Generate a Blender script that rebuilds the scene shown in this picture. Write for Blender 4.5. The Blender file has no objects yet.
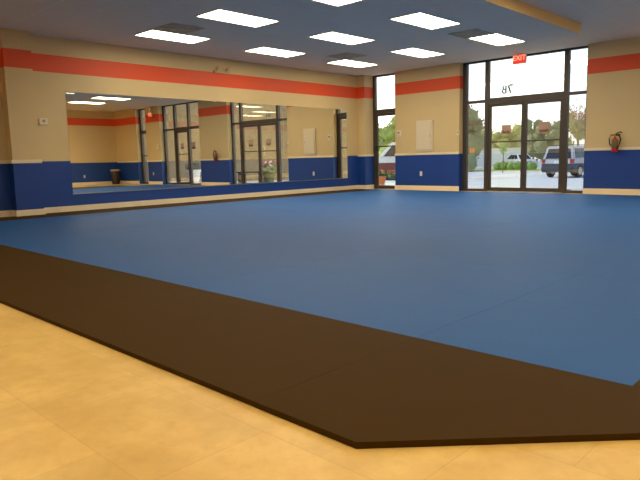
import bpy, bmesh, math, random
from mathutils import Vector, Matrix

random.seed(7)
SC = bpy.context.scene
COL = SC.collection
H = 3.076                      # ceiling height

# ------------------------------------------------------------------ materials
def mat(name, color, rough=0.6, metal=0.0, emit=None, estr=0.0, spec=0.5):
    m = bpy.data.materials.new(name); m.use_nodes = True
    b = m.node_tree.nodes['Principled BSDF']
    b.inputs['Base Color'].default_value = (*color, 1)
    b.inputs['Roughness'].default_value = rough
    b.inputs['Metallic'].default_value = metal
    b.inputs['Specular IOR Level'].default_value = spec
    if emit:
        b.inputs['Emission Color'].default_value = (*emit, 1)
        b.inputs['Emission Strength'].default_value = estr
    return m

class NT:
    """small helper for building node graphs"""
    def __init__(self, m):
        self.t = m.node_tree; self.n = self.t.nodes; self.l = self.t.links
        self.b = self.n['Principled BSDF']
    def node(self, kind, **kw):
        n = self.n.new(kind)
        for k, v in kw.items(): setattr(n, k, v)
        return n
    def link(self, a, b): self.l.new(a, b)
    def pos(self):
        return self.node('ShaderNodeNewGeometry').outputs['Position']
    def sep(self, v):
        s = self.node('ShaderNodeSeparateXYZ'); self.link(v, s.inputs[0]); return s.outputs
    def math(self, op, a, b=None):
        n = self.node('ShaderNodeMath', operation=op)
        for i, v in enumerate((a, b)):
            if v is None: continue
            if isinstance(v, (int, float)): n.inputs[i].default_value = v
            else: self.link(v, n.inputs[i])
        return n.outputs[0]
    def mix(self, f, a, b):
        n = self.node('ShaderNodeMix', data_type='RGBA')
        if isinstance(f, (int, float)): n.inputs[0].default_value = f
        else: self.link(f, n.inputs[0])
        for i, v in ((6, a), (7, b)):
            if isinstance(v, tuple): n.inputs[i].default_value = (*v, 1)
            else: self.link(v, n.inputs[i])
        return n.outputs[2]
    def noise(self, scale, detail=3, vec=None, rough=0.5):
        n = self.node('ShaderNodeTexNoise'); n.inputs['Scale'].default_value = scale
        n.inputs['Detail'].default_value = detail; n.inputs['Roughness'].default_value = rough
        self.link(vec if vec is not None else self.pos(), n.inputs['Vector']); return n.outputs['Fac']
    def ramp(self, f, lo, hi):
        n = self.node('ShaderNodeMapRange'); n.inputs[1].default_value = lo; n.inputs[2].default_value = hi
        self.link(f, n.inputs[0]); return n.outputs[0]
    def bump(self, h, strength, dist=0.01):
        n = self.node('ShaderNodeBump'); n.inputs['Strength'].default_value = strength
        n.inputs['Distance'].default_value = dist
        self.link(h, n.inputs['Height']); self.link(n.outputs[0], self.b.inputs['Normal'])

TAN = (0.68, 0.525, 0.262); RED = (0.80, 0.088, 0.020); BLUE = (0.004, 0.050, 0.285)

def wall_paint(name, blue_top):
    """tan wall with a blue wainscot and a red stripe painted under the ceiling"""
    m = mat(name, TAN, 0.55); t = NT(m)
    z = t.sep(t.pos())[2]
    n = t.noise(1.3, 4)
    base = t.mix(n, tuple(c * 0.95 for c in TAN), tuple(c * 1.05 for c in TAN))
    stripe = t.math('MULTIPLY', t.math('GREATER_THAN', z, 2.471), t.math('LESS_THAN', z, 2.770))
    c = t.mix(stripe, base, RED)
    c = t.mix(t.math('LESS_THAN', z, blue_top), c, BLUE)
    t.link(c, t.b.inputs['Base Color'])
    t.bump(t.noise(160, 2), 0.08, 0.002)
    return m

M = {}
M['paint'] = wall_paint('painted wall with rail', 0.915)
M['paint_mirror'] = wall_paint('painted wall without rail', 0.932)
M['trim'] = mat('cream trim paint', (0.82, 0.73, 0.53), 0.45)
M['exterior'] = mat('exterior stucco', (0.45, 0.38, 0.28), 0.8)
M['bronze'] = mat('dark bronze aluminium', (0.075, 0.060, 0.048), 0.45, 0.3)
M['steel'] = mat('brushed steel', (0.5, 0.5, 0.48), 0.3, 1.0)
M['black'] = mat('black plastic', (0.012, 0.011, 0.010), 0.45)
M['darkbrown'] = mat('dark brown plastic', (0.030, 0.014, 0.010), 0.5)
M['white'] = mat('white enamel', (0.75, 0.72, 0.64), 0.4)
M['ivory'] = mat('ivory plastic', (0.72, 0.66, 0.52), 0.4)
M['grey'] = mat('grey plastic', (0.42, 0.35, 0.25), 0.5)
M['beige'] = mat('beige plastic', (0.60, 0.43, 0.22), 0.5)
M['slot'] = mat('dark slot', (0.05, 0.045, 0.04), 0.6)
M['panel'] = mat('tan painted steel', (0.76, 0.66, 0.47), 0.4)
M['mirror'] = mat('silvered mirror', (0.89, 0.88, 0.80), 0.0, 1.0)
M['lamp'] = mat('lit prismatic diffuser', (0.9, 0.88, 0.8), 0.5, emit=(1.0, 0.84, 0.59), estr=12.0)
M['exit'] = mat('lit red sign face', (0.7, 0.03, 0.02), 0.4, emit=(1.0, 0.05, 0.02), estr=0.6)
M['exit_letter'] = mat('lit sign letters', (0.9, 0.5, 0.4), 0.4, emit=(1.0, 0.35, 0.22), estr=1.0)
M['red'] = mat('red enamel', (0.55, 0.02, 0.015), 0.3)
M['hose'] = mat('black rubber hose', (0.02, 0.017, 0.012), 0.5)
M['gold'] = mat('brass', (0.45, 0.33, 0.10), 0.35, 0.9)
M['tag'] = mat('gold brown label', (0.22, 0.15, 0.05), 0.6)
M['paper'] = mat('tan paper', (0.50, 0.34, 0.25), 0.8)
M['paper_ink'] = mat('brown print', (0.13, 0.05, 0.03), 0.8)
M['peach'] = mat('orange sticker', (0.85, 0.42, 0.15), 0.7)
M['letter'] = mat('dark grey vinyl', (0.03, 0.03, 0.03), 0.6)
M['soffit'] = mat('yellow tan soffit paint', (0.70, 0.50, 0.21), 0.6)
M['vent'] = mat('beige vent grille', (0.60, 0.52, 0.39), 0.6)
M['ventdark'] = mat('vent duct', (0.38, 0.32, 0.23), 0.8)

# ceiling tiles -------------------------------------------------------------
def ceiling_mat():
    m = mat('acoustic ceiling tile', (0.5, 0.5, 0.5), 0.9); t = NT(m)
    x, y, z = t.sep(t.pos())
    def grid(v, off, step, w):
        f = t.math('FRACT', t.math('DIVIDE', t.math('ADD', v, 50 * step - off), step))
        return t.math('GREATER_THAN', t.math('ABSOLUTE', t.math('SUBTRACT', f, 0.5)), 0.5 - w / step / 2)
    g = t.math('MAXIMUM', grid(x, 1.065, 0.61, 0.022), grid(y, -1.37, 0.61, 0.022))
    sp = t.ramp(t.noise(55, 2, rough=0.8), 0.35, 0.65)
    base = t.mix(sp, (0.71, 0.655, 0.55), (0.77, 0.71, 0.60))
    t.link(t.mix(g, base, (0.79, 0.735, 0.64)), t.b.inputs['Base Color'])
    t.bump(sp, 0.3, 0.003)
    return m
M['ceiling'] = ceiling_mat()

# tile floor ------------------------------------------------------------------
def tile_mat():
    m = mat('beige ceramic floor tile', (0.8, 0.6, 0.3), 0.38); t = NT(m)
    mp = t.node('ShaderNodeMapping'); t.link(t.pos(), mp.inputs['Vector'])
    mp.inputs['Location'].default_value = (-10.01 + 0.41 * 60, 11.5 + 0.425 * 60, 0)
    br = t.node('ShaderNodeTexBrick', offset=0.67, offset_frequency=2, squash=1.0)
    t.link(mp.outputs[0], br.inputs['Vector'])
    br.inputs['Scale'].default_value = 1.0
    br.inputs['Mortar Size'].default_value = 0.0022
    br.inputs['Mortar Smooth'].default_value = 0.6
    br.inputs['Brick Width'].default_value = 0.82
    br.inputs['Row Height'].default_value = 0.425
    br.inputs['Color1'].default_value = (0.95, 0.95, 0.95, 1)
    br.inputs['Color2'].default_value = (1.06, 1.06, 1.06, 1)
    br.inputs['Mortar'].default_value = (0.88, 0.84, 0.78, 1)
    n1 = t.noise(3.2, 8, rough=0.62); n2 = t.noise(14, 6, rough=0.7)
    a = t.mix(t.ramp(n1, 0.3, 0.7), (0.64, 0.425, 0.115), (0.86, 0.625, 0.21))
    b = t.mix(t.math('MULTIPLY', t.ramp(n2, 0.48, 0.70), 0.45), a, (0.66, 0.40, 0.10))
    mu = t.node('ShaderNodeMix', data_type='RGBA', blend_type='MULTIPLY'); mu.inputs[0].default_value = 1
    t.link(b, mu.inputs[6]); t.link(br.outputs['Color'], mu.inputs[7])
    t.link(mu.outputs[2], t.b.inputs['Base Color'])
    t.bump(t.math('SUBTRACT', n2, t.math('MULTIPLY', br.outputs['Fac'], 1.5)), 0.1, 0.003)
    return m
M['tile'] = tile_mat()

# foam mats -------------------------------------------------------------------
def foam_mat(name, c, var, rough, spec):
    m = mat(name, c, rough, spec=spec); t = NT(m)
    inf = t.node('ShaderNodeObjectInfo')
    k = t.math('ADD', 1 - var, t.math('MULTIPLY', inf.outputs['Random'], 2 * var))
    n = t.ramp(t.noise(5, 5), 0.2, 0.8)
    col = t.mix(n, tuple(x * 0.96 for x in c), tuple(x * 1.04 for x in c))
    vm = t.node('ShaderNodeVectorMath', operation='SCALE')
    t.link(col, vm.inputs[0]); t.link(k, vm.inputs['Scale'])
    t.link(vm.outputs[0], t.b.inputs['Base Color'])
    t.bump(t.noise(900, 1), 0.15, 0.001)
    return m
M['bluemat'] = foam_mat('blue foam mat', (0.022, 0.110, 0.345), 0.05, 0.56, 0.15)
M['brownmat'] = foam_mat('dark brown foam mat', (0.054, 0.028, 0.003), 0.03, 0.7, 0.08)

# glass: a clear sheet with a reflective film -----------------------------------
def glass_mat(name, tint, film):
    m = bpy.data.materials.new(name); m.use_nodes = True
    t = m.node_tree; t.nodes.clear()
    out = t.nodes.new('ShaderNodeOutputMaterial')
    tr = t.nodes.new('ShaderNodeBsdfTransparent'); tr.inputs[0].default_value = (*tint, 1)
    gl = t.nodes.new('ShaderNodeBsdfGlossy'); gl.inputs['Roughness'].default_value = 0.0
    gl.inputs['Color'].default_value = (0.95, 0.95, 0.95, 1)
    fr = t.nodes.new('ShaderNodeFresnel')
    ge = t.nodes.new('ShaderNodeNewGeometry'); io = t.nodes.new('ShaderNodeMapRange')   # same reflectance on both faces of the sheet
    io.inputs[3].default_value = 1.5; io.inputs[4].default_value = 1 / 1.5
    t.links.new(ge.outputs['Backfacing'], io.inputs[0]); t.links.new(io.outputs[0], fr.inputs[0])
    ad = t.nodes.new('ShaderNodeMath'); ad.operation = 'ADD'; ad.use_clamp = True
    ad.inputs[1].default_value = film
    mx = t.nodes.new('ShaderNodeMixShader')
    t.links.new(fr.outputs[0], ad.inputs[0]); t.links.new(ad.outputs[0], mx.inputs[0])
    t.links.new(tr.outputs[0], mx.inputs[1]); t.links.new(gl.outputs[0], mx.inputs[2])
    t.links.new(mx.outputs[0], out.inputs[0])
    return m
M['glass_clear'] = glass_mat('clear door glass', (0.95, 0.96, 0.92), 0.08)
M['glass_tint'] = glass_mat('blue grey tinted glass', (0.87, 0.90, 0.92), 0.12)

# outdoors ----------------------------------------------------------------------
def noisy(name, a, b, scale, rough=0.9):
    m = mat(name, a, rough); t = NT(m)
    t.link(t.mix(t.ramp(t.noise(scale, 5), 0.3, 0.7), a, b), t.b.inputs['Base Color']); return m
M['walk'] = noisy('pale concrete', (0.64, 0.62, 0.57), (0.72, 0.70, 0.65), 3)
M['lot'] = noisy('worn pale asphalt', (0.54, 0.55, 0.56), (0.62, 0.63, 0.63), 1.2)
M['verge'] = noisy('yellow green grass', (0.50, 0.50, 0.10), (0.58, 0.56, 0.16), 6)  # yellow green grass, mottled at random
M['leaf'] = noisy('yellow green leaves', (0.36, 0.37, 0.12), (0.50, 0.48, 0.2), 2)  # leaf tones, this and next two, lightened to suggest glare and haze
M['leaf_dark'] = noisy('grey green leaves', (0.22, 0.25, 0.12), (0.32, 0.33, 0.16), 2)
M['leaf_bright'] = noisy('fresh green leaves', (0.26, 0.38, 0.08), (0.40, 0.50, 0.16), 3)
M['twig'] = noisy('bare brown twigs', (0.30, 0.22, 0.14), (0.38, 0.30, 0.2), 3)
M['bark'] = noisy('bark', (0.10, 0.07, 0.045), (0.16, 0.11, 0.07), 8)
M['hedge'] = noisy('clipped hedge', (0.16, 0.28, 0.04), (0.28, 0.40, 0.08), 5)
M['hedge_dark'] = noisy('dark hedge', (0.05, 0.07, 0.03), (0.10, 0.12, 0.05), 5)
M['whitewall'] = mat('white stucco', (0.85, 0.84, 0.80), 0.8)
M['carwhite'] = mat('silver white car paint', (0.55, 0.55, 0.56), 0.25, 0.2)
M['cargrey'] = mat('dark grey cladding', (0.05, 0.055, 0.065), 0.45)
M['carred'] = mat('red brown car paint', (0.22, 0.06, 0.035), 0.35)
M['carglass'] = mat('dark car window', (0.02, 0.024, 0.03), 0.08)
M['taillight'] = mat('red tail lamp', (0.45, 0.02, 0.02), 0.25)
M['tyre'] = mat('tyre rubber', (0.015, 0.015, 0.015), 0.8)
M['plate'] = mat('white licence plate', (0.75, 0.75, 0.75), 0.5)
M['terracotta'] = mat('orange terracotta', (0.70, 0.23, 0.07), 0.7)
M['flower_orange'] = mat('orange petals', (0.85, 0.30, 0.08), 0.7)
M['flower_pink'] = mat('pink petals', (0.75, 0.10, 0.30), 0.7)
M['flower_white'] = mat('white petals', (0.85, 0.83, 0.75), 0.7)
M['stem'] = mat('plant green', (0.08, 0.20, 0.03), 0.7)
M['wing'] = noisy('darkened tan stucco', (0.135, 0.100, 0.052), (0.19, 0.145, 0.078), 4)  # stucco darkened to keep the view through the mirrored glass dim
M['wood'] = mat('dark stained wood', (0.05, 0.03, 0.02), 0.6)
M['doormat'] = mat('brown coir', (0.10, 0.07, 0.045), 0.95)

# ------------------------------------------------------------------ mesh helpers
class MB:
    def __init__(self): self.bm = bmesh.new()
    def box(self, x0, x1, y0, y1, z0, z1, bevel=0.0):
        r = bmesh.ops.create_cube(self.bm, size=1.0)
        vs = r['verts']
        bmesh.ops.scale(self.bm, vec=(x1 - x0, y1 - y0, z1 - z0), verts=vs)
        bmesh.ops.translate(self.bm, vec=((x0 + x1) / 2, (y0 + y1) / 2, (z0 + z1) / 2), verts=vs)
        if bevel > 0:
            es = list({e for v in vs for e in v.link_edges})
            bmesh.ops.bevel(self.bm, geom=es, offset=bevel, segments=2, affect='EDGES', profile=0.5)
        return self
    def poly(self, pts, axis, a, b):
        """prism: 2-D outline swept along an axis from a to b (axis 0=x, 1=y, 2=z)"""
        def p3(p, t):
            return {0: (t, p[0], p[1]), 1: (p[0], t, p[1]), 2: (p[0], p[1], t)}[axis]
        A = [self.bm.verts.new(p3(p, a)) for p in pts]; B = [self.bm.verts.new(p3(p, b)) for p in pts]
        n = len(pts)
        fs = [self.bm.faces.new(A[::-1]), self.bm.faces.new(B)]
        for i in range(n): fs.append(self.bm.faces.new((A[i], A[(i + 1) % n], B[(i + 1) % n], B[i])))
        bmesh.ops.recalc_face_normals(self.bm, faces=fs)
        return self
    def lathe(self, prof, cx=0, cy=0, cz=0, seg=24):
        rings = []
        for r, z in prof:
            rings.append([self.bm.verts.new((cx + r * math.cos(2 * math.pi * i / seg), cy + r * math.sin(2 * math.pi * i / seg), cz + z)) for i in range(seg)])
        fs = []
        for a, b in zip(rings, rings[1:]):
            for i in range(seg): fs.append(self.bm.faces.new((a[i], a[(i + 1) % seg], b[(i + 1) % seg], b[i])))
        fs.append(self.bm.faces.new(rings[0][::-1])); fs.append(self.bm.faces.new(rings[-1]))
        bmesh.ops.recalc_face_normals(self.bm, faces=fs)
        return self
    def tube(self, pts, r, seg=8, r1=None):
        pts = [Vector(p) for p in pts]; n = len(pts); rings = []
        up = Vector((0, 0, 1))
        for i, p in enumerate(pts):
            d = (pts[min(i + 1, n - 1)] - pts[max(i - 1, 0)]).normalized()
            u = d.cross(up if abs(d.z) < 0.95 else Vector((1, 0, 0))).normalized(); w = d.cross(u)
            rr = r if r1 is None else r + (r1 - r) * i / (n - 1)
            rings.append([self.bm.verts.new(p + u * rr * math.cos(2 * math.pi * k / seg) + w * rr * math.sin(2 * math.pi * k / seg)) for k in range(seg)])
        fs = []
        for a, b in zip(rings, rings[1:]):
            for i in range(seg): fs.append(self.bm.faces.new((a[i], a[(i + 1) % seg], b[(i + 1) % seg], b[i])))
        fs.append(self.bm.faces.new(rings[0][::-1])); fs.append(self.bm.faces.new(rings[-1]))
        bmesh.ops.recalc_face_normals(self.bm, faces=fs)
        return self
    def blob(self, c, r, sub=2, jitter=0.0, rnd=random):
        res = bmesh.ops.create_icosphere(self.bm, subdivisions=sub, radius=1.0)
        for v in res['verts']:
            k = 1 + rnd.uniform(-jitter, jitter)
            v.co = Vector((c[0] + v.co.x * r[0] * k, c[1] + v.co.y * r[1] * k, c[2] + v.co.z * r[2] * k))
        return self
    def leaves(self, c, r, n, size, rnd):
        """small leaf quads filling an ellipsoid shell"""
        for _ in range(n):
            d = Vector((rnd.gauss(0, 1), rnd.gauss(0, 1), rnd.gauss(0, 1))).normalized() * (rnd.uniform(0.55, 1.08))
            p = Vector((c[0] + d.x * r[0], c[1] + d.y * r[1], c[2] + d.z * r[2]))
            a = Vector((rnd.gauss(0, 1), rnd.gauss(0, 1), rnd.gauss(0, 1))).normalized()
            b = a.orthogonal().normalized(); s = size * rnd.uniform(0.6, 1.3)
            q = [p + a * s, p + b * s * 0.6, p - a * s, p - b * s * 0.6]
            self.bm.faces.new([self.bm.verts.new(v) for v in q])
        return self
    def build(self, name, m, parent=None, smooth=False, mods=None):
        me = bpy.data.meshes.new(name)
        self.bm.to_mesh(me); self.bm.free()
        me.materials.append(m)
        if smooth:
            for p in me.polygons: p.use_smooth = True
        o = bpy.data.objects.new(name, me); COL.objects.link(o)
        if parent is not None: o.parent = parent
        return o

def tag(o, label, cat, group=None):
    o['label'] = label; o['category'] = cat
    if group: o['group'] = group
    return o
def thing(name, label, cat, loc=(0, 0, 0), group=None, rz=0.0):
    o = bpy.data.objects.new(name, None); COL.objects.link(o); o.location = loc; o.rotation_euler = (0, 0, rz)
    return tag(o, label, cat, group)
def struct(o): o['kind'] = 'structure'; return o
def struct_empty(name, loc=(0, 0, 0)):
    o = bpy.data.objects.new(name, None); COL.objects.link(o); o.location = loc; return struct(o)
def copy_tree(o, parent=None):
    c = o.copy(); COL.objects.link(c)
    if parent is not None: c.parent = parent
    for ch in list(o.children): copy_tree(ch, c)
    return c
def text_mesh(body, size, depth, m, name, parent, loc, rot, bold=0.0):
    cu = bpy.data.curves.new(name, 'FONT'); cu.body = body; cu.size = size; cu.extrude = depth
    cu.align_x = 'CENTER'; cu.align_y = 'BOTTOM'; cu.materials.append(m)
    cu.offset = bold
    tmp = bpy.data.objects.new(name + '_outline', cu); COL.objects.link(tmp)
    bpy.context.view_layer.update()
    me = bpy.data.meshes.new_from_object(tmp.evaluated_get(bpy.context.evaluated_depsgraph_get()))
    bpy.data.objects.remove(tmp); bpy.data.curves.remove(cu)
    me.materials.clear(); me.materials.append(m)
    o = bpy.data.objects.new(name, me); COL.objects.link(o); o.parent = parent; o.location = loc; o.rotation_euler = rot
    return o

ORD = ['first', 'second', 'third', 'fourth', 'fifth', 'sixth', 'seventh', 'eighth', 'ninth', 'tenth', 'eleventh', 'twelfth']

# ------------------------------------------------------------------ room shell
XR, YB = 13.86, -16.6
struct(MB().box(-0.3, XR + 0.3, YB - 0.3, 0.3, -0.12, 0.0).build('floor', M['tile']))
struct(MB().box(-0.3, XR + 0.3, YB - 0.3, 0.3, H, H + 0.15).build('ceiling', M['ceiling']))
struct(MB().box(-0.3, 0.0, YB - 0.3, 0.3, 0, H).build('wall_left', M['paint_mirror']))
struct(MB().box(XR, XR + 0.3, YB - 0.3, 0.3, 0, H).build('wall_right', M['paint_mirror']))
struct(MB().box(0.0, XR, YB - 0.3, YB, 0, H).build('wall_back', M['paint']))
# front wall: piers between the glazed openings
PIERS = [(0.0, 0.25), (1.12, 3.045), (6.045, 7.72), (10.36, 11.38), (12.15, XR)]
b = MB()
for i, (a, c) in enumerate(PIERS):
    b.box(a, c, -0.2 if i == 0 else 0.0, 0.3, 0, H)
struct(b.build('wall_front', M['paint']))
# pilaster at the far end of the mirrored wall
struct(MB().box(0.0, 0.2, -9.33, -8.88, 0, H).build('wall_pilaster', M['paint']))

# chair rails and baseboards
RZ0, RZ1 = 0.905, 0.962
def rail_profile(b, x0, x1, y0, y1):
    b.box(x0, x1, y0, y1, RZ0, RZ1, 0.004)
b = MB()
for (a, c) in PIERS[1:]:
    rail_profile(b, a - 0.008, c + (0.008 if c < XR else 0), -0.022, 0.0)
struct(b.build('trim_1', M['trim']))
b = MB()
rail_profile(b, 0.0, 0.272, -0.222, -0.2); rail_profile(b, 0.25, 0.272, -0.2, 0.155)
struct(b.build('trim_2', M['trim']))
b = MB(); rail_profile(b, 0.2, 0.222, -9.352, -8.858); rail_profile(b, 0.0, 0.2, -9.352, -9.33); rail_profile(b, 0.0, 0.022, -13.0, -9.352)
struct(b.build('trim_3', M['trim']))
BT = 0.122
b = MB()
for (a, c) in PIERS[1:]:
    b.box(a - 0.012, c + (0.012 if c < XR else 0), -0.018, 0.0, 0, BT, 0.004)
b.box(0.0, 0.268, -0.218, -0.2, 0, BT, 0.004); b.box(0.25, 0.268, -0.2, 0.155, 0, BT, 0.004)
struct(b.build('baseboard_front', M['trim']))
b = MB()
b.box(0, 0.018, -8.88, -0.2, 0, BT, 0.004)
b.box(0.2, 0.218, -9.348, -8.862, 0, BT, 0.004)
b.box(0, 0.2, -9.348, -9.33, 0, BT, 0.004)
b.box(0, 0.018, YB, -9.348, 0, BT, 0.004)
struct(b.build('baseboard_left', M['trim']))
struct(MB().box(XR - 0.018, XR, YB, -0.02, 0, BT, 0.004).build('baseboard_right', M['trim']))
struct(MB().box(0.02, XR - 0.02, YB, YB + 0.018, 0, BT, 0.004).build('baseboard_back', M['trim']))

# dropped soffit with a tan side, underside tiled like the ceiling
so = struct(MB().box(5.70, 6.665, -14.0, -2.10, H - 0.16, H).build('ceiling_soffit', M['ceiling']))
fas = MB().box(6.665, 6.68, -14.0, -2.10, H - 0.162, H).build('soffit_board', M['soffit'], so)

# ------------------------------------------------------------------ glazing
GY0, GY1 = 0.16, 0.26        # depth of the metal frames inside the reveals
def frame_bar(b, x0, x1, z0, z1, y0=GY0, y1=GY1): b.box(x0, x1, y0, y1, z0, z1, 0.004)
def pane(name, x0, x1, z0, z1, m, parent):
    return MB().box(x0, x1, 0.207, 0.213, z0, z1).build(name, m, parent)
def door_leaf(root, x0, x1, z1, glass, hinge_left, stile=0.06, bar=True, lock=False):
    b = MB()
    frame_bar(b, x0, x0 + stile, 0.015, z1, 0.175, 0.235); frame_bar(b, x1 - stile, x1, 0.015, z1, 0.175, 0.235)
    frame_bar(b, x0 + stile, x1 - stile, z1 - 0.07, z1, 0.175, 0.235)
    frame_bar(b, x0 + stile, x1 - stile, 0.015, 0.10, 0.175, 0.235)
    leaf = b.build('door_leaf', M['bronze'], root)
    pane('glass', x0 + stile - 0.01, x1 - stile + 0.01, 0.09, z1 - 0.06, glass, leaf)
    if bar:
        MB().box(x0 + stile - 0.01, x1 - stile + 0.01, 0.145, 0.173, 1.152, 1.182, 0.008).build('push_bar', M['bronze'], leaf)
    xh = (x1 - 0.11) if hinge_left else (x0 + 0.11)
    b = MB()
    b.tube([(xh, 0.235, 1.02), (xh, 0.31, 1.04), (xh, 0.31, 1.30), (xh, 0.235, 1.32)], 0.012)
    b.build('handle', M['steel'], leaf)
    if lock:
        MB().box(x0 - 0.01, x0 + 0.085, 0.135, 0.176, 1.03, 1.20, 0.01).build('lock_box', M['black'], leaf)
    return leaf

TZ0, TZ1 = 2.06, 2.19
# -- double entrance door with side lights and a tall transom
d1 = struct_empty('door_1')
b = MB()
frame_bar(b, 3.047, 3.15, 0, H); frame_bar(b, 5.975, 6.043, 0, H)
frame_bar(b, 3.63, 3.725, 0, H); frame_bar(b, 5.495, 5.595, 0, H)
frame_bar(b, 3.725, 5.495, TZ0, TZ1)
frame_bar(b, 3.15, 3.63, 2.10, 2.165); frame_bar(b, 5.595, 5.975, 2.10, 2.165)
frame_bar(b, 3.15, 3.63, 0, 0.06); frame_bar(b, 5.595, 5.975, 0, 0.06)
frame_bar(b, 3.15, 3.63, H - 0.04, H); frame_bar(b, 3.725, 5.495, H - 0.04, H); frame_bar(b, 5.595, 5.975, H - 0.04, H)
b.build('frame', M['bronze'], d1)
MB().box(3.725, 5.495, 0.10, 0.30, 0, 0.012, 0.003).build('threshold', M['steel'], d1)
door_leaf(d1, 3.73, 4.605, 2.055, M['glass_clear'], True)
door_leaf(d1, 4.612, 5.49, 2.055, M['glass_tint'], False)
pane('side_glass', 3.145, 3.635, 0.05, 2.105, M['glass_tint'], d1)
pane('side_glass', 5.59, 5.98, 0.05, 2.105, M['glass_tint'], d1)
pane('transom_glass', 3.145, 3.635, 2.16, H - 0.035, M['glass_tint'], d1)
pane('transom_glass', 3.72, 5.50, 2.185, H - 0.035, M['glass_clear'], d1)
pane('transom_glass', 5.59, 5.98, 2.16, H - 0.035, M['glass_tint'], d1)
# suite number on the outer face of the transom: reads correctly from the walkway
def outline_prism(pts, name): return MB().poly(pts, 1, 0.214, 0.217).build(name, M['letter'], d1)
Z0, Z1, ST = 2.265, 2.465, 0.036
seven = [(4.305, Z1), (4.18, Z1), (4.18, Z1 - ST), (4.235, Z0), (4.275, Z0), (4.222, Z1 - ST), (4.305, Z1 - ST)]
outline_prism(seven, 'lettering')
b = MB(); X1 = 4.155
b.box(X1 - ST, X1, 0.214, 0.217, Z0, Z1)
zm = (Z0 + Z1) / 2
for z0, z1, wd in ((zm - ST * .45, Z1, 0.108), (Z0, zm + ST * .45, 0.118)):
    b.box(X1 - wd + 0.03, X1 - ST, 0.214, 0.217, z1 - ST * .9, z1); b.box(X1 - wd + 0.03, X1 - ST, 0.214, 0.217, z0, z0 + ST * .9)
    b.poly([(X1 - wd + 0.03, z1), (X1 - wd + 0.03, z1 - ST * .9), (X1 - wd + ST, z1 - ST * 1.2), (X1 - wd + ST, z0 + ST * 1.2), (X1 - wd + 0.03, z0 + ST * .9), (X1 - wd + 0.03, z0), (X1 - wd, z0 + ST * .8), (X1 - wd, z1 - ST * .8)], 1, 0.214, 0.217)
b.build('lettering', M['letter'], d1)

# -- narrow single door in the corner
d2 = struct_empty('door_2')
b = MB()
frame_bar(b, 0.252, 0.325, 0, H); frame_bar(b, 1.05, 1.118, 0, H)
frame_bar(b, 0.325, 1.05, TZ0, 2.165); frame_bar(b, 0.325, 1.05, H - 0.04, H)
b.build('frame', M['bronze'], d2)
MB().box(0.325, 1.05, 0.10, 0.30, 0, 0.012, 0.003).build('threshold', M['steel'], d2)
door_leaf(d2, 0.33, 1.045, 2.055, M['glass_clear'], False, 0.055, True, True)
pane('transom_glass', 0.32, 1.055, 2.16, H - 0.035, M['glass_clear'], d2)

# -- second entrance further right (seen in the mirrors): a door between two side lights
d3 = struct_empty('door_3')
b = MB()
for x0, x1 in ((7.722, 7.83), (8.60, 8.70), (9.50, 9.62), (10.26, 10.358)): frame_bar(b, x0, x1, 0, H)
frame_bar(b, 8.70, 9.50, TZ0, TZ1); frame_bar(b, 7.83, 8.60, TZ0 + .03, TZ1); frame_bar(b, 9.62, 10.26, 2.10, 2.165)
for x0, x1 in ((7.83, 8.60), (9.62, 10.26)): frame_bar(b, x0, x1, 0, 0.06)
for x0, x1 in ((7.83, 8.60), (8.70, 9.50), (9.62, 10.26)): frame_bar(b, x0, x1, H - 0.04, H)
b.build('frame', M['bronze'], d3)
MB().box(8.70, 9.50, 0.10, 0.30, 0, 0.012, 0.003).build('threshold', M['steel'], d3)
door_leaf(d3, 8.705, 9.495, 2.055, M['glass_tint'], True)
for x0, x1 in ((7.82, 8.61), (9.61, 10.27)):
    pane('side_glass', x0, x1, 0.05, 2.12, M['glass_tint'], d3)
for x0, x1 in ((7.82, 8.61), (8.69, 9.51), (9.61, 10.27)):
    pane('transom_glass', x0, x1, 2.17, H - 0.035, M['glass_tint'], d3)
# -- narrow window near the right corner
d4 = struct_empty('window_1')
b = MB()
frame_bar(b, 11.382, 11.45, 0, H); frame_bar(b, 12.03, 12.148, 0, H)
frame_bar(b, 11.45, 12.03, TZ0, TZ1); frame_bar(b, 11.45, 12.03, 0, 0.08); frame_bar(b, 11.45, 12.03, H - 0.04, H)
frame_bar(b, 11.45, 12.03, 1.14, 1.18)
b.build('frame', M['bronze'], d4)
pane('glass', 11.44, 12.04, 0.07, 1.145, M['glass_tint'], d4); pane('glass', 11.44, 12.04, 1.175, 2.065, M['glass_tint'], d4)
pane('glass', 11.44, 12.04, 2.185, H - 0.035, M['glass_tint'], d4)

# ------------------------------------------------------------------ mirrors on the left wall
MZ0, MZ1 = 0.337, 2.158
panes = [(-8.27, -5.695, 'long wall mirror sheet beside the pilaster, farthest from the glass doors'),
         (-5.69, -3.0, 'middle sheet of the three long wall mirrors'),
         (-2.995, -0.66, 'wall mirror sheet next to the narrow corner door')]
for y0, y1, lb in panes:
    r = tag(MB().box(0.001, 0.007, y0, y1, MZ0, MZ1).build('wall_mirror', M['mirror']), lb, 'mirror', 'mirrors along the left wall')
    MB().box(0.0005, 0.012, y0, y1, MZ0 - 0.012, MZ0 + 0.006).build('bottom_channel', M['steel'], r)
    for k in range(2):
        yc = y0 + (y1 - y0) * (0.25 + 0.5 * k)
        MB().box(0.0005, 0.011, yc - 0.04, yc + 0.04, MZ1 - 0.014, MZ1 + 0.010).build('top_clip', M['steel'], r)

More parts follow.
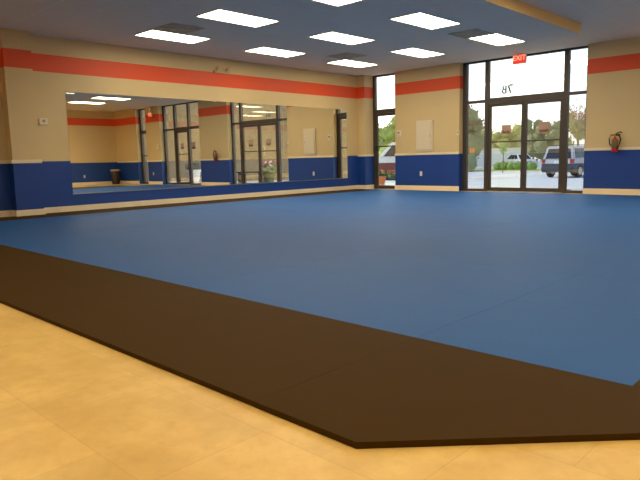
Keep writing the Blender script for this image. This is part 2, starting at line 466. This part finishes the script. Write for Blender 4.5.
# ------------------------------------------------------------------ ceiling lights and vents
def make_light():
    r = thing('ceiling_light', 'x', 'ceiling light', (0, 0, H), 'fluorescent ceiling lights')
    b = MB()
    b.box(-0.305, -0.282, -0.61, 0.61, -0.014, 0.0); b.box(0.282, 0.305, -0.61, 0.61, -0.014, 0.0)
    b.box(-0.282, 0.282, -0.61, -0.588, -0.014, 0.0); b.box(-0.282, 0.282, 0.588, 0.61, -0.014, 0.0)
    b.build('frame', M['white'], r)
    b = MB(); b.box(-0.283, 0.283, -0.589, 0.589, -0.008, -0.002)
    b.build('diffuser', M['lamp'], r)
    return r
light0 = make_light()
first = True
def place_light(x, y, label):
    global first
    o = light0 if first else copy_tree(light0); first = False
    o.location = (x, y, H); o['label'] = label
COLX = [1.37, 3.21, 5.05]
ROWY = [-1.975, -4.415, -6.86]
for i, x in enumerate(COLX):
    for j, y in enumerate(ROWY):
        place_light(x, y, 'lit ceiling panel, %s row from the glass front, %s from the mirrored wall' % (ORD[j], ORD[i]))
for i, (x, y) in enumerate([(8.75, -2.8), (10.55, -2.8), (7.72, -5.02)]):
    place_light(x, y, ['lit ceiling panel near the second entrance, seen only in the mirrors',
                       'lit ceiling panel seen in the mirror above the black bin corner',
                       'lit ceiling panel at the upper left edge of the mirrored view'][i])
for i, (x, y) in enumerate([(5.05, -11.74), (7.72, -11.0), (10.55, -10.6), (10.55, -14.0), (12.3, -12.2), (7.72, -14.2), (10.55, -5.24), (12.6, -4.1), (12.6, -6.2), (10.55, -7.68), (1.37, -14.2)]):  # unseen panels added only to brighten the floor and walls
    place_light(x, y, 'added fill light panel over the %s part of the room, outside the view' %
                ['brown mat', 'tiled middle', 'near mat corner', 'rear tiled', 'right tiled', 'rear middle', 'right mat', 'right corner', 'right wall', 'right middle', 'left rear'][i])

def make_vent():
    r = thing('ceiling_vent', 'x', 'ceiling vent', (0, 0, H), 'ceiling vents beside the lights')
    MB().box(-0.29, 0.29, -0.29, 0.29, -0.008, -0.001).build('backing', M['ventdark'], r)
    b = MB()
    for s in (0.30, 0.22, 0.14, 0.06):
        for sgn in (-1, 1):
            b.box(sgn * s - 0.018, sgn * s + 0.018, -s - 0.018, s + 0.018, -0.016, -0.006)
            b.box(-s - 0.018, s + 0.018, sgn * s - 0.018, sgn * s + 0.018, -0.016, -0.006)
    b.build('louver', M['vent'], r)
    return r
v0 = make_vent()
for i, (x, y, lb) in enumerate([(1.98, -7.165, 'square ceiling vent beside the lit panel nearest the upper left'),
                                (1.98, -2.895, 'square ceiling vent beside the lit panel nearest the corner door'),
                                (5.03, -2.895, 'square ceiling vent at the end of the lit panel before the exit sign')]):
    o = v0 if i == 0 else copy_tree(v0)
    o.location = (x, y, H); o['label'] = lb

# ------------------------------------------------------------------ mats
MT = 0.022
def mat_mesh(x0, x1, y0, y1):
    g = 0.0004
    return MB().box(x0 + g, x1 - g, y0 + g, y1 - g, 0.0, MT, 0.0012)
XE = [10.23, 9.29, 7.41, 5.53, 3.65, 1.77, 0.85]
Y0M, NR, PY = -10.83, 11, 0.953
for r in range(NR):
    for c in range(6):
        y0, y1 = Y0M + r * PY, Y0M + (r + 1) * PY
        o = mat_mesh(XE[c + 1], XE[c], y0, y1).build('floor_mat', M['bluemat'])
        tag(o, 'blue foam mat, %s row from the brown border, %s from the mirrored wall' % (ORD[r], ORD[5 - c]), 'floor mat', 'blue floor mats')
YT = Y0M + NR * PY
BX = [(0.02, 1.77), (1.77, 3.65), (3.65, 5.53), (5.53, 7.41), (7.41, 9.29)]
for i, (x0, x1) in enumerate(BX):
    o = mat_mesh(x0, x1, Y0M - 0.99, Y0M).build('border_mat', M['brownmat'])
    tag(o, 'dark brown border mat along the tiles, %s from the mirrored wall' % ORD[i], 'floor mat', 'brown border mats')
b = MB(); g = 0.0012
b.poly([(9.29 + g, Y0M - 0.99), (9.76, Y0M - 0.99), (10.745, Y0M - 0.005), (10.75, Y0M - g), (9.29 + g, Y0M - g)], 2, 0.0, MT)
tag(b.build('border_mat', M['brownmat']), 'dark brown border mat cut to a slanting corner nearest the viewer', 'floor mat', 'brown border mats')
b = MB(); b.poly([(10.23 + g, Y0M + g), (10.752, Y0M + g), (11.20, Y0M + 0.45), (11.20, Y0M + 1.88), (10.23 + g, Y0M + 1.88)], 2, 0.0, MT)
tag(b.build('border_mat', M['brownmat']), 'dark brown border mat on the right side, just past the slanting corner', 'floor mat', 'brown border mats')
for k in range(1, 5):
    y0 = Y0M + 1.88 * k + 0.001; y1 = min(y0 + 1.88, YT)
    tag(mat_mesh(10.231, 11.20, y0, y1).build('border_mat', M['brownmat']),
        'dark brown border mat on the right side, %s beyond the slanting corner' % ORD[k], 'floor mat', 'brown border mats')
for k in range(6):
    y0 = Y0M + 1.88 * k; y1 = min(y0 + 1.88, YT)
    x0 = 0.10 if k == 0 else 0.02
    tag(mat_mesh(x0, 0.849, y0, y1).build('border_mat', M['brownmat']),
        'dark brown border mat at the foot of the mirrored wall, %s from the near end' % ORD[k], 'floor mat', 'brown border mats')

# ------------------------------------------------------------------ things on the walls
def outlet(name, label, x, z, group='wall outlets'):
    r = thing(name, label, 'outlet', (x, 0, z), group)
    MB().box(-0.036, 0.036, -0.008, 0, -0.058, 0.058, 0.003).build('cover_plate', M['ivory'], r)
    for dz in (-0.024, 0.024):
        s = MB().box(-0.016, 0.016, -0.0105, -0.008, dz - 0.014, dz + 0.014, 0.002).build('socket', M['white'], r)
        for dx in (-0.007, 0.007): MB().box(dx - 0.0015, dx + 0.0015, -0.0112, -0.0105, dz - 0.006, dz + 0.006).build('slot', M['slot'], s)
    return r
outlet('wall_outlet', 'ivory outlet low on the blue wall between the glass doors', 1.94, 0.43)
outlet('wall_outlet', 'ivory outlet on the narrow blue pier seen in the mirrors', 11.0, 0.43)
o = outlet('wall_outlet', 'ivory outlet on the blue right wall, seen in the mirror beside the bin', 0, 0.36)
o.location = (XR, -1.55, 0.36); o.rotation_euler = (0, 0, -math.pi / 2)

def thermostat(label, x, z):
    r = thing('thermostat', label, 'thermostat', (x, 0, z), 'wall thermostats')
    MB().box(-0.075, 0.075, -0.012, 0, -0.085, 0.085, 0.004).build('back_plate', M['ivory'], r)
    MB().box(-0.045, 0.045, -0.032, -0.012, -0.055, 0.055, 0.006).build('housing', M['panel'], r)
    MB().box(-0.03, 0.03, -0.034, -0.031, 0.005, 0.035, 0.001).build('display', M['slot'], r)
    return r
thermostat('small grey thermostat on the tan wall beside the narrow corner door', 1.255, 1.48)
thermostat('small grey thermostat on the narrow pier seen in the mirrors', 10.62, 1.50)
r = thermostat('small grey control box at the edge of the wall left of the entrance', 3.02, 1.42)
r.scale = (0.55, 1, 0.75)

# flush wall cabinet
r = thing('wall_cabinet', 'tan metal panel box with a door on the wall above the chair rail', 'electrical panel', (2.06, 0, 1.385))
MB().box(-0.25, 0.25, -0.035, 0, -0.39, 0.39, 0.006).build('surround', M['panel'], r)
dd = MB().box(-0.205, 0.205, -0.052, -0.034, -0.345, 0.345, 0.005).build('door', M['panel'], r)
MB().box(0.165, 0.19, -0.060, -0.051, -0.03, 0.03, 0.003).build('latch', M['steel'], dd)

# alarm box on the mirrored wall
r = thing('alarm_sounder', 'small grey alarm box on the tan wall left of the mirrors', 'alarm', (0, -8.70, 1.62))
MB().box(-0.002, 0.03, -0.075, 0.075, -0.055, 0.055, 0.008).build('housing', M['panel'], r)
b = MB(); b.lathe([(0.0, 0.0), (0.028, 0.0), (0.022, 0.012), (0.0, 0.016)], seg=16)
for v in b.bm.verts: v.co = Vector((0.03 + v.co.z, v.co.x + 0.01, v.co.y + 0.01))
b.build('lens', M['grey'], r)

# twin-head emergency light above the red stripe
r = thing('emergency_light', 'twin headed emergency light on top of the red stripe above the mirrors', 'emergency light', (0, -4.80, 2.80))
MB().box(-0.002, 0.055, -0.20, 0.20, -0.045, 0.0, 0.008).build('housing', M['beige'], r)
for s in (-1, 1):
    b = MB(); b.lathe([(0.02, -0.07), (0.055, 0.0), (0.052, 0.012), (0.0, 0.013)], seg=18)
    for v in b.bm.verts: v.co = Vector((0.10 + v.co.z, s * 0.135 + v.co.x, 0.055 + v.co.y))
    h = b.build('lamp_head', M['beige'], r, True)
    MB().tube([(0.035, s * 0.135, -0.005), (0.035, s * 0.135, 0.055)], 0.011).build('bracket', M['grey'], h)

# exit signs
def exit_sign(label, x, y, z, letters):
    r = thing('exit_sign', label, 'exit sign', (x, y, z), 'exit signs')
    MB().box(-0.155, 0.155, -0.025, 0.025, -0.10, 0.10, 0.008).build('housing', M['white'], r)
    MB().box(-0.145, 0.145, -0.030, -0.024, -0.09, 0.09, 0.003).build('sign_face', M['exit'], r)
    text_mesh('EXIT', 0.15, 0.001, M['exit_letter'], 'lettering', r, (0, -0.032, -0.055), (math.pi / 2, 0, 0), 0.002)
    MB().box(-0.05, 0.05, -0.02, 0.02, 0.098, H - z, 0.002).build('mount', M['white'], r)
    return r
exit_sign('red exit sign under the ceiling above the double glass doors', 4.59, -0.06, 2.955, True)
r = exit_sign('red exit sign over the narrow pier, seen in the mirrors', 10.80, -0.12, 2.745, True)
for ch in r.children:
    if ch.name.split('.')[0] != 'mount': ch.scale = (0.8, 1, 0.75)

# fire extinguisher
r = thing('fire_extinguisher', 'red fire extinguisher with black hose hanging at the chair rail right of the entrance', 'fire extinguisher', (6.665, -0.09, 0.865))
b = MB(); b.lathe([(0.0, 0.0), (0.052, 0.004), (0.058, 0.02), (0.058, 0.22), (0.048, 0.26), (0.022, 0.285), (0.018, 0.31), (0.0, 0.31)])
b.build('cylinder', M['red'], r, True)
MB().box(-0.03, 0.03, 0.055, 0.088, 0.13, 0.20, 0.004).build('wall_bracket', M['steel'], r)
b = MB(); b.lathe([(0.0, 0.30), (0.02, 0.30), (0.022, 0.345), (0.012, 0.36), (0.0, 0.36)], seg=16)
b.tube([(0.015, 0, 0.33), (0.05, -0.01, 0.335)], 0.009)
vv = b.build('valve', M['gold'], r, True)
b = MB()
b.tube([(-0.015, 0, 0.35), (0.03, 0, 0.375), (0.09, 0, 0.40), (0.13, 0, 0.385)], 0.010)
b.tube([(-0.015, 0, 0.345), (0.04, 0, 0.352), (0.10, 0, 0.35)], 0.009)
b.build('handle', M['hose'], vv, True)
b = MB()
b.tube([(0.02, -0.01, 0.335), (0.085, -0.02, 0.33), (0.115, -0.02, 0.26), (0.10, -0.025, 0.17), (0.07, -0.03, 0.10), (0.055, -0.045, 0.06)], 0.014)
b.tube([(-0.02, -0.01, 0.34), (-0.07, -0.02, 0.345), (-0.105, -0.02, 0.27), (-0.09, -0.03, 0.17), (-0.06, -0.04, 0.13)], 0.012)
b.build('hose', M['hose'], r, True)
b = MB(); b.lathe([(0.0585, 0.085), (0.0600, 0.086), (0.0600, 0.238), (0.0540, 0.250)], seg=24)
b.build('label_wrap', M['tag'], r, True)

# papers on the glass
def paper_sign(label, x, z, w, h):
    r = thing('door_sign', label, 'sign', (x, 0.206, z), 'paper signs on the glass')
    MB().box(-w / 2, w / 2, -0.004, 0, -h / 2, h / 2).build('sheet', M['paper'], r)
    b = MB(); rnd = random.Random(int(x * 100))
    k = -w / 2 + 0.025
    while k < w / 2 - 0.04:
        ww = rnd.uniform(0.012, 0.03); hh = rnd.uniform(0.03, 0.06)
        b.box(k, k + ww, -0.0052, -0.004, -h * 0.36, -h * 0.36 + hh); k += ww + 0.007
    b.box(-w * 0.42, w * 0.42, -0.0052, -0.004, -h * 0.42, -h * 0.38)
    b.build('print', M['paper_ink'], r)
    return r
paper_sign('tan paper sign taped to the glass of the left entrance leaf', 4.17, 1.445, 0.23, 0.21)
paper_sign('tan paper sign taped to the glass of the right entrance leaf', 5.07, 1.445, 0.255, 0.25)
paper_sign('tan paper sign on the second entrance door, seen in the mirrors', 9.15, 1.47, 0.24, 0.22)
paper_sign('tan paper sign on the side light of the second entrance, seen in the mirrors', 8.40, 1.47, 0.24, 0.26)
r = thing('window_sticker', 'small orange sticker on the left side light of the entrance', 'sticker', (3.285, 0.206, 0.985), None)
MB().box(-0.065, 0.065, -0.003, 0, -0.06, 0.06, 0.0).build('sheet', M['peach'], r)

# bin
r = thing('trash_bin', 'dark brown waste bin standing in the far right corner, seen in the mirror', 'trash bin', (13.42, -0.38, 0))
b = MB(); b.lathe([(0.0, 0.0), (0.15, 0.0), (0.155, 0.02), (0.195, 0.54), (0.19, 0.545), (0.0, 0.545)], seg=28); b.build('body', M['darkbrown'], r, True)
b = MB(); b.lathe([(0.0, 0.55), (0.215, 0.55), (0.215, 0.59), (0.17, 0.62), (0.0, 0.63)], seg=28); b.build('lid', M['grey'], r, True)

# ------------------------------------------------------------------ outdoors
def slope(y): return -0.12 - 0.02 * (y - 3)
struct(MB().box(-14, 16, 0.3, 3.0, -0.14, -0.01).build('sidewalk', M['walk']))
b = MB(); b.poly([(3.0, slope(3) - .3), (3.0, slope(3)), (20, slope(20)), (120, slope(20)), (120, slope(20) - .4)], 0, -90, 40)
struct(b.build('ground', M['lot']))
# added wing on the right, a dim backdrop seen in the mirrors through the glass
struct(MB().box(14.2, 14.6, 0.3, 26, -0.6, 5.2).build('wall_wing_added', M['wing']))
struct(MB().box(-0.4, XR + 0.4, YB - 0.4, 0.32, H + 0.15, H + 0.6).build('roof', M['exterior']))

GZ = slope(20)
# grass verge, hedges, low white building
struct(MB().box(-40, 10, 33.5, 37.0, GZ - 0.1, GZ + 0.10).build('ground_verge', M['verge']))
def hedge(label, x0, x1, y0, y1, h, m, n, seed):
    rnd = random.Random(seed)
    r = thing('hedge', label, 'hedge', ((x0 + x1) / 2, (y0 + y1) / 2, slope(min(y0, 20))))
    w, d = (x1 - x0) / 2, (y1 - y0) / 2
    b = MB(); k = max(3, int(w * 2 / 0.55))
    for i in range(k):
        b.blob((-w + (i + .5) * 2 * w / k, 0, h * 0.48), (w / k * 1.35, d, h * 0.52), 2, 0.10, rnd)
    for i in range(k): b.leaves((-w + (i + .5) * 2 * w / k, 0, h * 0.5), (w / k * 1.3, d * 1.05, h * 0.56), n, 0.09, rnd)
    b.build('foliage', m, r)
    return r
hedge('clipped green hedge across the car park, behind the left entrance leaf', -13.9, -10.4, 33.7, 34.7, 0.72, M['hedge'], 60, 1)
hedge('taller grey green hedge seen through the left side light of the entrance', -19.2, -14.6, 31.4, 32.6, 1.5, M['leaf_dark'], 70, 2)
hedge('low dark hedge seen through the narrow corner door', -9.6, -7.2, 11.2, 11.9, 0.36, M['hedge_dark'], 50, 3)
hedge('dark hedge behind the parked silver car', -9.8, -2.0, 37.4, 38.6, 1.45, M['leaf_dark'], 60, 4)
r = thing('low_building', 'long low white building across the road, seen through the left entrance leaf', 'building', (-25.5, 56.6, GZ), None, math.atan2(4.9, 5.12))
MB().box(-3.8, 3.2, -1.5, 1.5, 0, 2.0).build('wall', M['whitewall'], r)
MB().box(-3.9, 3.3, -1.6, 1.6, 2.0, 2.15).build('roof', M['whitewall'], r)

def make_tree(kind, seed, leaf, label):
    rnd = random.Random(seed)
    r = thing('tree', label, 'tree', (0, 0, 0), 'trees beyond the car park')
    b = MB(); b.tube([(0, 0, -0.2), (0.05, 0, 1.2), (0, 0.1, 2.4), (0.1, 0, 4.2)], 0.16, 8, 0.05)
    for k in range(7):
        a = k * 0.9 + rnd.uniform(-.2, .2); z = 1.6 + 0.35 * k
        b.tube([(0, 0, z), (math.cos(a) * 0.9, math.sin(a) * 0.9, z + 0.7), (math.cos(a) * 1.7, math.sin(a) * 1.7, z + 1.2)], 0.06, 6, 0.02)
    if kind == 'bare':
        for k in range(60):
            a = rnd.uniform(0, 6.28); z = rnd.uniform(2, 4.2); q = rnd.uniform(0.8, 2.2)
            b.tube([(math.cos(a) * .3, math.sin(a) * .3, z), (math.cos(a) * q, math.sin(a) * q, z + rnd.uniform(.6, 2))], 0.03, 5, 0.01)
    b.build('trunk', M['bark'] if kind != 'bare' else M['twig'], r)
    b = MB()
    if kind == 'bare':
        for k in range(9): b.leaves((rnd.uniform(-1.6, 1.6), rnd.uniform(-1.2, 1.2), rnd.uniform(2.6, 5.0)), (1.0, 0.9, 0.9), 120, 0.08, rnd)
    else:
        for k in range(12):
            c = (rnd.uniform(-1.9, 1.9), rnd.uniform(-1.4, 1.4), rnd.uniform(1.3, 4.6)); s = rnd.uniform(0.9, 1.5) * (1.2 - 0.12 * c[2])
            b.blob(c, (s * .8, s * .8, s * .7), 2, 0.14, rnd)
            b.leaves(c, (s * 1.05, s * 1.05, s * .95), 130, 0.13, rnd)
    b.build('crown', leaf, r)
    return r
t0 = make_tree('full', 11, M['leaf'], 'x'); t1 = make_tree('full', 12, M['leaf_dark'], 'x'); t2 = make_tree('bare', 13, M['twig'], 'x'); t3 = make_tree('full', 14, M['leaf_bright'], 'x')
used = set()
def place_tree(src, x, y, sc, rz, label, sz=None):
    o = src if src.name not in used else copy_tree(src)
    used.add(src.name)
    o.location = (x, y, GZ); o.scale = (sc, sc, sz or sc); o.rotation_euler = (0, 0, rz); o['label'] = label
TL = [(t1, -24.2, 44.9, 1.05, 0.3, 'tall grey green tree at the left of the entrance side light', 1.45),
      (t1, -34.6, 66.9, 1.1, 2.1, 'grey green tree next to the left entrance post', 1.35),
      (t0, -44.6, 90.2, 1.5, 1.0, 'pale yellow green tree behind the low building, left end', 1.35),
      (t0, -29.2, 65.8, 1.0, 4.0, 'pale yellow green tree behind the low building, near its right end', 1.05),
      (t0, -36.6, 85.6, 1.3, 5.2, 'pale tree behind the centre stiles of the entrance', 1.2),
      (t1, -32.4, 82.3, 1.0, 0.7, 'grey green tree above the small far car', 1.4),
      (t1, -18.4, 55.4, 0.95, 2.6, 'grey green tree above the left side of the silver car', 1.0),
      (t0, -22.2, 69.6, 1.05, 2.6, 'olive tree above the right side of the silver car', 1.3),
      (t2, -27.8, 89.0, 1.7, 1.9, 'bare brown tree filling the right side light of the entrance', 1.8),
      (t2, -15.7, 62.0, 1.4, 4.4, 'bare brown tree behind the pier with the extinguisher', 1.3),
      (t3, -24.0, 32.0, 1.15, 0.4, 'fresh green tree at the left edge of the narrow corner door', 1.0),
      (t3, -27.6, 40.5, 1.2, 3.0, 'fresh green tree seen through the narrow corner door', 1.0),
      (t0, -37.0, 48.6, 1.4, 2.0, 'pale tree farther back behind the narrow corner door', 1.1)]
for a in TL: place_tree(*a)
# young tree
r = thing('young_tree', 'slender young tree behind the left entrance leaf', 'tree', (-10.55, 29.0, slope(20)))
MB().tube([(0, 0, 0), (0.02, 0, 1.2), (0, 0, 1.9)], 0.035, 8, 0.02).build('trunk', M['bark'], r)
b = MB(); rnd = random.Random(5); b.leaves((0, 0, 1.75), (0.28, 0.28, 0.42), 160, 0.07, rnd); b.build('crown', M['leaf_bright'], r)

# ---- parked cars -----------------------------------------------------------
def wheel(parent, x, y, rad, w):
    b = MB(); b.lathe([(0.0, -w / 2), (rad * 0.9, -w / 2), (rad, -w / 2 + 0.03), (rad, w / 2 - 0.03), (rad * 0.9, w / 2), (0.0, w / 2)], seg=22)
    for v in b.bm.verts: v.co = Vector((x + v.co.z, y + v.co.x, rad + v.co.y))
    o = b.build('wheel', M['tyre'], parent)
    b = MB(); b.lathe([(0.0, -w / 2 - 0.006), (rad * 0.6, -w / 2 - 0.006), (rad * 0.6, w / 2 + 0.006), (0.0, w / 2 + 0.006)], seg=16)
    for v in b.bm.verts: v.co = Vector((x + v.co.z, y + v.co.x, rad + v.co.y))
    b.build('hub', M['steel'], o)
def suv(name, label, loc, rz, upper, lower, L=4.6, W=1.8, T=1.72, sedan=False):
    """rear at local y=0, front at y=L"""
    r = thing(name, label, 'car', loc, None, rz); w = W / 2
    belt = T * 0.58
    MB().poly([(0.06, 0.30), (0.0, 0.50), (0.02, belt * 0.78), (L, belt * 0.78), (L + 0.02, 0.45), (L - 0.1, 0.28)], 0, -w, w).build('lower_body', lower, r)
    MB().poly([(0.02, belt * 0.78), (0.05, belt), (L * 0.70, belt), (L - 0.1, belt * 0.86), (L, belt * 0.78)], 0, -w, w).build('body', upper, r)
    # greenhouse, narrower at the roof
    y0, y1, y2, y3 = (0.10, 0.30, L * 0.53, L * 0.70) if not sedan else (0.75, 1.35, L * 0.50, L * 0.70)
    b = MB(); bm = b.bm; ti = 0.16
    lo = [bm.verts.new(p) for p in ((-w, y0, belt), (w, y0, belt), (w, y3, belt), (-w, y3, belt))]
    hi = [bm.verts.new(p) for p in ((-w + ti, y1, T), (w - ti, y1, T), (w - ti, y2, T), (-w + ti, y2, T))]
    fs = [bm.faces.new(hi), bm.faces.new(lo[::-1])] + [bm.faces.new((lo[i], lo[(i + 1) % 4], hi[(i + 1) % 4], hi[i])) for i in range(4)]
    bmesh.ops.recalc_face_normals(bm, faces=fs)
    bmesh.ops.bevel(bm, geom=list(bm.edges), offset=0.05, segments=2, affect='EDGES')
    g = b.build('cabin', upper, r)
    # rear window, set on the sloping back
    def quad_slab(pts, n, th, nm, m):
        b = MB(); A = [b.bm.verts.new(Vector(p) + n * th) for p in pts]; B = [b.bm.verts.new(Vector(p) - n * th) for p in pts]
        fs = [b.bm.faces.new(A), b.bm.faces.new(B[::-1])] + [b.bm.faces.new((A[i], A[(i + 1) % 4], B[(i + 1) % 4], B[i])) for i in range(4)]
        bmesh.ops.recalc_face_normals(b.bm, faces=fs); return b.build(nm, m, g)
    def lerp(a, b, t): return a + (b - a) * t
    n = Vector((0, -(T - belt), (y1 - y0))).normalized()
    p = lambda sx, t: (sx * (w - ti * t - 0.16), lerp(y0, y1, t), lerp(belt, T, t))
    quad_slab([p(-1, .08), p(1, .08), p(1, .80), p(-1, .80)], n, 0.02, 'rear_window', M['carglass'])
    for s in (-1, 1):
        n = Vector((s * (T - belt), 0, ti)).normalized()
        q = lambda f, t: (s * (w - ti * t), lerp(lerp(y0, y1, t), lerp(y3, y2, t), f), lerp(belt, T, t))
        for f0, f1 in ((0.06, 0.30), (0.34, 0.60), (0.64, 0.92)):
            quad_slab([q(f0, .10), q(f1, .10), q(f1, .80), q(f0, .80)], n, 0.02, 'side_window', M['carglass'])
        MB().box(s * (w - 0.11) - 0.07, s * (w - 0.11) + 0.13 * (s > 0) + 0.07 * (s < 0), -0.03, 0.12, belt * 0.80, belt * 1.02, 0.02).build('tail_light', M['taillight'], r)
        if not sedan:
            MB().tube([(s * (w - 0.28), y1 + 0.2, T + 0.05), (s * (w - 0.28), y2 - 0.1, T + 0.05)], 0.022).build('roof_rail', M['cargrey'], g)
        for y in (0.85, L - 0.85): wheel(r, s * (w - 0.12), y, 0.36, 0.24)
    MB().box(-w + 0.02, w - 0.02, -0.12, 0.12, 0.38, 0.60, 0.04).build('bumper', lower, r)
    MB().box(-0.16, 0.16, -0.02, 0.03, belt * 0.78, belt * 0.78 + 0.16, 0.004).build('license_plate', M['plate'], r)
    return r
suv('car', 'silver and dark grey sport utility car parked outside the right entrance leaf', (-2.72, 19.85, slope(19.85)), -0.07, M['carwhite'], M['cargrey'])
suv('car', 'small pale car far across the car park, left of the silver car', (-16.2, 46.0, GZ), 1.1, M['whitewall'], M['carwhite'], 4.2, 1.7, 1.4, True)
suv('van', 'white and red brown van parked outside the narrow corner door', (-9.0, 17.7, slope(17.7)), 2.234, M['whitewall'], M['carred'], 5.0, 1.9, 2.15)

# ---- planters and small outdoor things ----------------------------------------
def planter(name, label, loc, pot_m, rad, h, flowers, leaf_m, seed, spread, top):
    rnd = random.Random(seed)
    r = thing(name, label, 'planter', loc, None)
    b = MB(); b.lathe([(0.0, 0.0), (rad * .7, 0.0), (rad * .98, h * .85), (rad * 1.08, h * .86), (rad * 1.08, h), (rad * .9, h), (rad * .85, h - .03), (0, h - .03)], seg=22)
    b.build('pot', pot_m, r)
    b = MB(); b.leaves((0, 0, h + top * .35), (spread, spread, top * .5), 170, 0.05, rnd); b.build('foliage', leaf_m, r)
    for k, m in enumerate(flowers):
        b = MB()
        for _ in range(14):
            a = rnd.uniform(0, 6.28); q = spread * math.sqrt(rnd.random())
            c = (math.cos(a) * q, math.sin(a) * q, h + top * rnd.uniform(.45, .95)); s = rnd.uniform(.03, .055)
            b.blob(c, (s, s, s * .7), 1, 0.2, rnd)
        b.build('blossom', m, r)
    return r
planter('flower_planter', 'orange clay pot of orange flowers outside the narrow corner door', (-1.15, 2.3, -0.01), M['terracotta'], 0.15, 0.28, [M['flower_orange']], M['stem'], 21, 0.17, 0.2)
planter('flower_planter', 'pot of pink and white flowers outside the entrance, seen in the mirror', (5.95, 1.75, -0.01), M['hedge_dark'], 0.22, 0.38, [M['flower_pink'], M['flower_white']], M['stem'], 22, 0.27, 0.5)
planter('shrub_planter', 'pale planter with a dark shrub outside the second entrance, seen in the mirror', (10.4, 1.5, -0.01), M['whitewall'], 0.30, 0.55, [], M['hedge_dark'], 23, 0.30, 0.4)
r = thing('bench', 'dark wooden bench on the walkway outside the entrance, seen in the mirror', 'bench', (7.1, 1.9, -0.01))
b = MB()
for k in range(4): b.box(-0.75, 0.75, -0.20 + k * 0.105, -0.115 + k * 0.105, 0.42, 0.455, 0.005)
b.build('seat', M['wood'], r)
for s in (-1, 1): MB().box(s * 0.6 - 0.03, s * 0.6 + 0.03, -0.18, 0.18, 0, 0.42, 0.004).build('leg', M['wood'], r)
tag(MB().box(3.95, 4.45, 0.50, 0.80, -0.01, 0.03, 0.004).build('door_mat', M['doormat']), 'brown mat lying outside the left entrance leaf', 'door mat')
tag(MB().box(5.40, 5.58, 0.40, 0.55, -0.01, 0.07, 0.012).build('stone_block', M['grey']), 'small grey block on the walkway outside the right side light', 'block')

# ------------------------------------------------------------------ daylight
w = bpy.data.worlds.new('World'); SC.world = w; w.use_nodes = True
nt = w.node_tree; bg = nt.nodes['Background']
sky = nt.nodes.new('ShaderNodeTexSky'); sky.sky_type = 'NISHITA'
sky.sun_disc = False; sky.sun_elevation = math.radians(28); sky.sun_rotation = math.radians(-75)
sky.air_density = 1.0; sky.dust_density = 1.5; sky.ozone_density = 1.5
hs = nt.nodes.new('ShaderNodeHueSaturation'); hs.inputs['Saturation'].default_value = 0.55
nt.links.new(sky.outputs[0], hs.inputs['Color']); nt.links.new(hs.outputs[0], bg.inputs['Color'])
bg.inputs['Strength'].default_value = 0.37
sun = bpy.data.lights.new('Sun', 'SUN'); sun.energy = 2.4; sun.color = (1.0, 0.90, 0.68); sun.angle = math.radians(4)
sl = bpy.data.objects.new('Sun', sun); COL.objects.link(sl)
sl.rotation_euler = Vector((0.85, 0.25, -0.42)).to_track_quat('-Z', 'Y').to_euler()

# ------------------------------------------------------------------ camera
cam = bpy.data.cameras.new('Camera'); co = bpy.data.objects.new('Camera', cam); COL.objects.link(co)
cam.sensor_fit = 'HORIZONTAL'; cam.sensor_width = 36.0; cam.lens = 33.95
cam.clip_start = 0.05; cam.clip_end = 400
rt = Vector((0.72298131, 0.69049021, -0.02283169)); up = Vector((-0.07542156, 0.11173462, 0.99087182)); fw = Vector((-0.68673838, 0.71465981, -0.13285989))
m4 = Matrix((rt, up, -fw)).transposed().to_4x4(); m4.translation = Vector((10.874, -13.115, 0.862))
co.matrix_world = m4
SC.camera = co
vs = SC.view_settings
vs.view_transform = 'Standard'; vs.look = 'None'; vs.gamma = 1.0; vs.exposure = 0.22; vs.use_curve_mapping = False
SC.cycles.use_denoising = True
SC.cycles.max_bounces = 10; SC.cycles.diffuse_bounces = 6; SC.cycles.glossy_bounces = 6; SC.cycles.transparent_max_bounces = 16
SC.cycles.sample_clamp_indirect = 6.0
